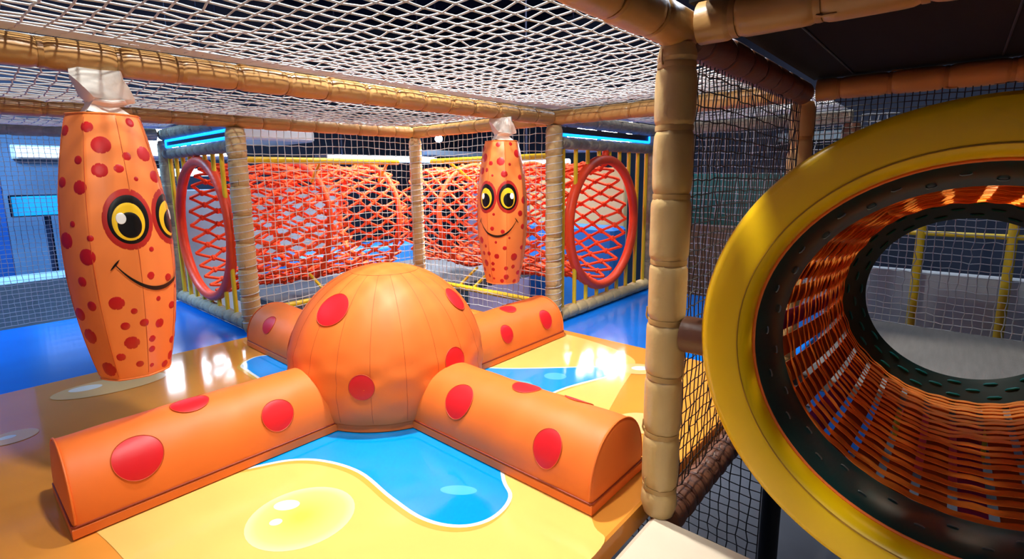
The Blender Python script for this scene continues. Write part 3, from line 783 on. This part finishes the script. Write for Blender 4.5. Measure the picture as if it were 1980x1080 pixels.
# yellow frames that carry the tunnels
def yframe(t, segs, ties):
    loc = tuple(t.location)
    for s in segs:
        mb = MB(); mb.tube([np.array(q) - np.array(loc) for q in s], 0.022, 12); mb.build('frame_tube', YELLOWT, t)
    for s in ties:
        mb = MB(); q0, q1 = [np.array(q) - np.array(loc) for q in s]
        dd = (q1 - q0); mb.tube([q0, q0 + dd * .5 + np.array([0, 0, 0.004]), q1], 0.012, 6); mb.build('tie_strap', YELLOWT, t)
yA = 2 * B + 0.13
yframe(rtA, [[(0.10, yA, 1.075), (A - 0.08, yA, 1.075)], [(0.10, yA, 0.085), (A - 0.08, yA, 0.085)]],
       [[(0.62, yA, 1.075), (0.66, yA + .22, 0.93)], [(0.62, yA, 0.085), (0.58, yA + .2, 0.24)], [(1.2, yA, 1.075), (1.26, yA + .22, 0.93)]])
xA = A + 0.10
yframe(rtB, [[(xA, B + 0.12, 1.075), (xA, 2 * B - 0.08, 1.075)], [(xA, B + 0.12, 0.085), (xA, 2 * B - 0.08, 0.085)]],
       [[(xA, 2.35, 0.085), (xA + .18, 2.31, 0.22)], [(xA, 2.2, 0.085), (xA + .18, 2.12, 0.24)], [(xA, 2.45, 1.075), (xA + .2, 2.4, 0.93)]])

# ------------------------------------------------------------------ yellow ring and strap tunnel
RY = -0.610
def rz(x): return 0.575 - 0.088 * x
def revolve_x(mb, prof, n=128, mi=0, closed=True, yc=RY):
    P = np.array([[(x, yc + r_ * math.cos(a_), rz(x) + r_ * math.sin(a_)) for a_ in np.arange(n) * 2 * PI / n] for x, r_ in prof])
    mb.grid(P, mi, cu=closed, cv=True)
tun = thing('strap_tunnel', 'woven orange strap tunnel with a fat yellow padded ring around its mouth', 'crawl tunnel', (0.0, RY, 0.08))
TL = (0.0, RY, 0.08)
mb = MB()
prof = [(-0.050, 0.400), (-0.060, 0.408), (-0.064, 0.420), (-0.064, 0.478), (-0.060, 0.490), (-0.046, 0.499), (0.010, 0.500), (0.020, 0.490), (0.022, 0.46), (0.022, 0.40), (0.010, 0.394), (-0.040, 0.394)]
prof2 = []
for i in range(len(prof)):
    prof2.append(prof[i])
revolve_x(mb, prof2, 144); 
for r_ in (0.412, ):
    mb.tube([(-0.0625, RY + r_ * math.cos(a_), rz(-0.06) + r_ * math.sin(a_)) for a_ in np.arange(96) * 2 * PI / 96], 0.0016, 5, 1, closed=True)
mb.build('yellow_ring', [YELLOWP, mat('yellow_seam', (170, 124, 10), 0.5)], tun, loc=TL, recalc=True)
def collar(prof, nb, rows, lng, th_, m2):
    mb = MB()
    revolve_x(mb, prof, 128)
    (x0, r0), (x1, r1) = prof[1], prof[2]
    for k_, row in enumerate(rows):
        for i in range(nb):
            a_ = (i + 0.5 * (k_ % 2)) * 2 * PI / nb
            x = x0 + (x1 - x0) * row; r_ = r0 + (r1 - r0) * row - 0.001
            q = np.array((x, RY + r_ * math.cos(a_), rz(x) + r_ * math.sin(a_))); tg = np.array((0, -math.sin(a_), math.cos(a_)))
            inn = np.array((0, -math.cos(a_), -math.sin(a_))) * 0.002
            mb.tube([q - tg * lng, q - tg * lng * 0.6 + inn, q + tg * lng * 0.6 + inn, q + tg * lng], th_, 5, 1)
    mb.build('collar', [GREEN, m2], tun, loc=TL, recalc=False)
collar([(0.0, 0.392), (0.006, 0.386), (0.10, 0.352), (0.118, 0.358), (0.12, 0.396), (0.0, 0.396)], 22, (0.35, 0.7), 0.009, 0.002, STEEL)
collar([(1.235, 0.398), (1.241, 0.392), (1.335, 0.312), (1.352, 0.316), (1.354, 0.404), (1.240, 0.404)], 20, (0.3, 0.55, 0.8), 0.020, [0.002, 0.004, 0.004, 0.002], mat('teal_slot_sheen', (0, 120, 130), 0.3))  # slots coloured teal for the reflections on the far collar
mb = MB(); mb.tube([(-0.004, RY + 0.3915 * math.cos(a_), rz(0) + 0.3915 * math.sin(a_)) for a_ in np.arange(96) * 2 * PI / 96], 0.0035, 6, closed=True)
mb.build('edge_cord', ORANGE, tun, loc=TL)
# woven straps
def wr(x):
    u = (x - 0.08) / (1.26 - 0.08)
    return 0.374 - 0.020 * math.sin(PI * u) + 0.008 * u
mb = MB(); NL = 34; NC = 22; xs0, xs1 = 0.085, 1.255
dx = (xs1 - xs0) / NC
rsw = np.random.RandomState(5)
for i in range(NC):
    x = xs0 + (i + 0.5) * dx; n = NL * 6
    P = np.zeros((n, 6, 3)); hw = dx * 0.485
    wl = rsw.randn(NL, 2) * 0.0022
    for j in range(n):
        a_ = j * 2 * PI / n; u = j / 6.0; i0 = int(u) % NL; i1 = (i0 + 1) % NL; f = sstep(u - int(u))
        w2 = wl[i0] * (1 - f) + wl[i1] * f
        wv = -0.0014 * math.cos(NL * a_) + 0.0008 * math.cos(NL / 2 * a_ + PI * i)
        for k_, (dxx, dr) in enumerate(((-hw, 0.0008), (0, 0.0008), (hw, 0.0008), (hw, -0.0008), (0, -0.0008), (-hw, -0.0008))):
            r_ = wr(x) + wv + dr + (0.0052 if dxx > 0 else (-0.0052 if dxx < 0 else -0.0015)) + w2[1]
            P[j, k_] = (x + dxx * (1 - 0.09 * (1 - math.cos(NL * a_)) / 2) + w2[0], RY + r_ * math.cos(a_), rz(x) + r_ * math.sin(a_))
    mb.grid(P, 0, cu=True, cv=True)
for j in range(NL):
    a0 = j * 2 * PI / NL; n = NC * 3 + 1; P = np.zeros((n, 4, 3)); hwid = 0.37 * 2 * PI / NL
    for i in range(n):
        x = xs0 + (xs1 - xs0) * i / (n - 1)
        for k_, (da, dr) in enumerate(((-hwid, 0.001), (hwid, 0.001), (hwid, -0.001), (-hwid, -0.001))):
            aa = a0 + da; r_ = wr(x) + 0.0092 + dr
            P[i, k_] = (x, RY + r_ * math.cos(aa), rz(x) + r_ * math.sin(aa))
    mb.grid(P, 1 if j % 5 == 0 else 2, cv=True)
mb.build('woven_straps', [WEB, WEBP, mat('shaded_webbing', (132, 74, 32), 0.7, 0.2, trans=0.04)], tun, loc=TL)  # lengthwise straps coloured dark to stand for shade behind the orange ones
# foot of the tunnel : hidden cradle bar that carries the ring
mb = MB(); mb.tube([(0.0, -1.20, 0.09), (0.0, -0.06, 0.09)], 0.02, 8)

# ------------------------------------------------------------------ background hall
def bgbox(name, label, cat, c, d, m_, group=None, bev=0.01, parts=None):
    mb = MB(); mb.box((0, 0, 0), d, bev=bev); o = mb.build(name, m_, smooth=False); o.location = c
    tag(o, label, cat, group); return o
# left, beyond the screen net
bgbox('blue_partition', 'tall blue partition panel behind the screen net at the left edge', 'panel', (-1.46, 7.0, 0.35), (1.44, 0.1, 3.3), BLUEW)
o = thing('wall_light', 'long white light strip high on the back wall behind the screen net', 'light', (0.69, 8.86, 1.31))
mb = MB(); mb.box((0, 0.02, 0.05), (2.3, 0.06, 0.19), bev=0.01); mb.build('housing', GREYW, o, smooth=False)
mb = MB(); mb.box((0, -0.02, 0.05), (2.2, 0.03, 0.14), bev=0.005); mb.build('diffuser', mat('soft_light', (230, 240, 250), 0.4, emit=(220, 235, 250), estr=1.1), o, smooth=False)
o = thing('wall_sign', 'plain cyan lit panel below the light strip behind the screen net', 'sign', (-0.40, 7.02, 0.70))
mb = MB(); mb.tube([(0, 0.04, -2.01), (0, 0.04, -0.1)], 0.03, 10); mb.build('stand', NAVY, o)
mb = MB(); mb.box((0, 0.03, 0), (0.60, 0.05, 0.24), bev=0.008); mb.build('sign_box', NAVY, o, smooth=False)
mb = MB(); mb.box((0, -0.005, 0), (0.56, 0.02, 0.21), bev=0.004); mb.build('lit_face', CYANS, o, smooth=False)
bgbox('wall_board', 'blue grey board covering the far wall behind the screen net', 'board', (-0.1, 8.93, 0.22), (2.3, 0.03, 3.06), mat('board_blue_grey', (78, 108, 144), 0.6, var=0.15, vscale=2))
bgbox('grey_counter', 'long grey counter standing low behind the screen net', 'counter', (-0.3, 6.2, -0.62), (2.6, 0.5, 1.3), mat('counter_grey', (120, 140, 158), 0.5, var=0.1))
bgbox('pale_bench', 'pale bench in front of the grey counter', 'bench', (-0.95, 5.2, -1.0), (2.3, 0.35, 0.6), mat('bench_pale', (170, 186, 196), 0.5, var=0.1))
# centre, behind the rope tunnels
o = thing('tube_light', 'cool white tube light behind the left white net, above the rope tunnel', 'light', (1.95, 4.35, 1.165))
mb = MB(); mb.tube([(-0.40, 0, 0), (1.1, 0, 0.0)], 0.022, 10); mb.build('tube', LEDC, o)
mb = MB(); mb.box((-0.47, 0, 0.0), (0.12, 0.06, 0.07), bev=0.006); mb.build('end_cap', NAVY, o, smooth=False)
mb = MB(); mb.box((0.35, 0.045, 0.0), (1.5, 0.03, 0.08), bev=0.006); mb.build('batten', GREYW, o, smooth=False)
for lx in (-0.2, 0.9):
    mb = MB(); mb.tube([(lx, 0.045, 0.03), (lx, 0.045, 2.99)], 0.008, 6); mb.build('rod', NAVY, o)
o = thing('tube_light', 'white tube light glowing behind the top of the wide red hoop', 'light', (3.1, 2.95, 1.10))
mb = MB(); mb.tube([(-0.45, 0.25, 0), (0.45, -0.25, 0.0)], 0.035, 10); mb.build('tube', LEDC, o)
mb = MB(); mb.tube([(0, 0, 0.03), (0, 0, 3.05)], 0.01, 6); mb.build('rod', NAVY, o)
o = thing('tube_light', 'blue white tube light glowing behind the narrow red hoop', 'light', (0.42, 5.1, 1.03))
mb = MB(); mb.tube([(-0.28, 0, 0), (0.28, 0, 0.0)], 0.035, 10); mb.build('tube', LEDC, o)
mb = MB(); mb.tube([(0, 0, 0.03), (0, 0, 3.12)], 0.01, 6); mb.build('rod', NAVY, o)
o = thing('ceiling_spotlight', 'small round glaring spotlight seen through the white net left of the right bag', 'spotlight', (3.95, 5.3, 1.52))
mb = MB(); n = 24
dirv = np.array((-1.287, -0.549, 0.947)) - np.array((3.95, 5.3, 1.52)); dirv /= np.linalg.norm(dirv)
mb.tube([-dirv * 0.16, -dirv * 0.14, dirv * 0.0], [0.03, 0.055, 0.06], 20); mb.build('housing', NAVY, o)
mb = MB(); mb.tube([dirv * 0.0, dirv * 0.012, dirv * 0.02], [0.055, 0.05, 0.01], 20); mb.build('lens', LAMPW, o)
mb = MB(); mb.tube([-dirv * 0.1 + np.array((0, 0, 0.05)), -dirv * 0.1 + np.array((0, 0, 2.63))], 0.012, 8); mb.build('stem', NAVY, o)
o = thing('high_shelf', 'pale blue high shelf behind the white net beside the right hanging bag', 'shelf', (4.1, 4.75, -1.31))
mb = MB(); mb.box((0, 0, 2.58), (1.9, 0.25, 0.07), bev=0.01); mb.build('board', mat('ledge_blue', (150, 180, 214), 0.5), o, smooth=False)
for lx in (-0.8, 0.8):
    mb = MB(); mb.tube([(lx, 0, 0), (lx, 0, 2.55)], 0.02, 8); mb.build('leg', NAVY, o)
o = thing('ceiling_board', 'pale grey ceiling board hanging behind the top of the left white net', 'panel', (1.18, 5.35, 1.42))
mb = MB(); mb.box((0, 0, 0), (1.1, 0.9, 0.12), bev=0.02); mb.build('board', GREYW, o, smooth=False)
for lx in (-0.4, 0.4):
    mb = MB(); mb.tube([(lx, 0, 0.05), (lx, 0, 2.74)], 0.01, 8); mb.build('rod', NAVY, o)
bgbox('floor_block', 'blue foam block lying behind the rope tunnels', 'foam block', (2.0, 4.85, -0.58), (1.8, 0.5, 1.44), BLUEB, bev=0.04)
bgbox('back_panel', 'pale grey board standing behind the left rope tunnel', 'panel', (1.25, 5.3, -0.22), (1.9, 0.06, 2.16), mat('board_grey', (150, 158, 172), 0.6, var=0.15, vscale=3))
bgbox('back_panel', 'lilac grey board standing behind the right rope tunnel', 'panel', (4.0, 4.1, -0.19), (0.06, 1.3, 2.22), mat('board_lilac', (168, 150, 186), 0.6, var=0.15, vscale=3))
bgbox('sand_panel', 'sand coloured wall panel seen through the wide red hoop', 'panel', (3.75, 2.75, -0.14), (0.08, 1.3, 2.34), BEIGEW)
bgbox('foam_block', 'blue foam block seen low through the wide red hoop', 'foam block', (3.45, 2.55, -0.44), (0.3, 1.1, 1.72), BLUEB, bev=0.03)
bgbox('deck_slab', 'dark deck carrying the rope tunnels behind the white nets', 'deck', (1.86, 3.5, -0.06), (2.82, 1.45, 0.1), mat('deck_dark', (70, 74, 84), 0.6, var=0.2))
# right, behind the deck
bgbox('low_wall', 'pale grey low wall behind the grey net, seen through the strap tunnel', 'wall panel', (4.25, -0.5, -0.59), (0.1, 1.9, 1.42), GREYW)
for i, yy in enumerate((0.02, -0.36, -0.88)):
    mb = MB(); mb.tube([(0, 0, 0), (0, 0, 2.6)], 0.030, 12); o = mb.build('yellow_pole', YELLOWT); o.location = (4.0, yy, -1.31)
    tag(o, ['yellow pole nearest the left edge of the tunnel view', 'yellow pole in the middle of the tunnel view', 'yellow pole at the right of the tunnel view'][i], 'pole', 'yellow poles past the tunnel')
mb = MB(); mb.tube([(0, 0.1, 0), (0, -1.2, 0)], 0.02, 10); o = mb.build('yellow_rail', YELLOWT); o.location = (4.0, 0, 0.46); tag(o, 'thin yellow rail across the poles seen through the strap tunnel', 'rail')
bgbox('blue_crate', 'blue block under the pale low wall seen through the tunnel', 'block', (3.6, -0.05, -0.85), (0.3, 0.5, 0.9), BLUEB)
bgbox('red_crate', 'red block under the pale low wall seen through the tunnel', 'block', (3.6, -0.62, -0.86), (0.3, 0.45, 0.88), REDP)
bgbox('teal_panel', 'teal board far behind the black net', 'panel', (4.9, 1.2, -0.18), (0.08, 1.5, 2.26), TEAL)
bgbox('brown_panel', 'brown board low behind the black net', 'panel', (4.7, 1.1, -0.47), (0.08, 1.4, 1.68), mat('board_brown', (140, 112, 92), 0.6, var=0.15))
bgbox('upper_ledge', 'pale ledge far behind the yellow ring', 'ledge', (7.85, 0.44, 1.49), (0.2, 2.4, 0.13), mat('ledge_pale', (170, 190, 200), 0.5))

# hidden glowing boxes, added to put white reflections on the glossy mats
BOXGLOW = mat('reflection_box_glow', (240, 245, 250), 0.3, emit=(235, 242, 255), estr=22.0)
def reflection_box(c, w_, h_, label):
    az_ = math.atan2(c[1] + 0.549, c[0] + 1.287) - PI / 2
    t = thing('reflection_box', label, 'light', c, 'added reflection boxes', az_)
    mb = MB()
    for i in range(2): mb.box(((i - 0.5) * w_ / 2, -0.01, 0), (w_ / 2 - 0.05, 0.03, h_ - 0.05), 0)
    mb.build('lit_face', BOXGLOW, t, smooth=False)
    mb = MB(); mb.box((0, 0.03, 0), (w_ + 0.04, 0.04, h_ + 0.04))
    mb.box((0, -0.015, 0), (0.05, 0.05, h_ + .04))
    mb.build('frame', NAVY, t, smooth=False)
    for u in (-0.4, 0.4):
        mb = MB(); mb.tube([(u * w_, 0.03, h_ / 2), (u * w_, 0.03, 4.15 - c[2])], 0.008, 6); mb.build('rod', NAVY, t)
reflection_box((0.824, 6.12, 1.38), 1.0, 0.34, 'glowing box added for mat reflections, hidden behind the light frame of the left rail')
reflection_box((4.13, 2.67, 1.41), 0.8, 0.34, 'glowing box added for mat reflections, hidden behind the light frame of the right rail')
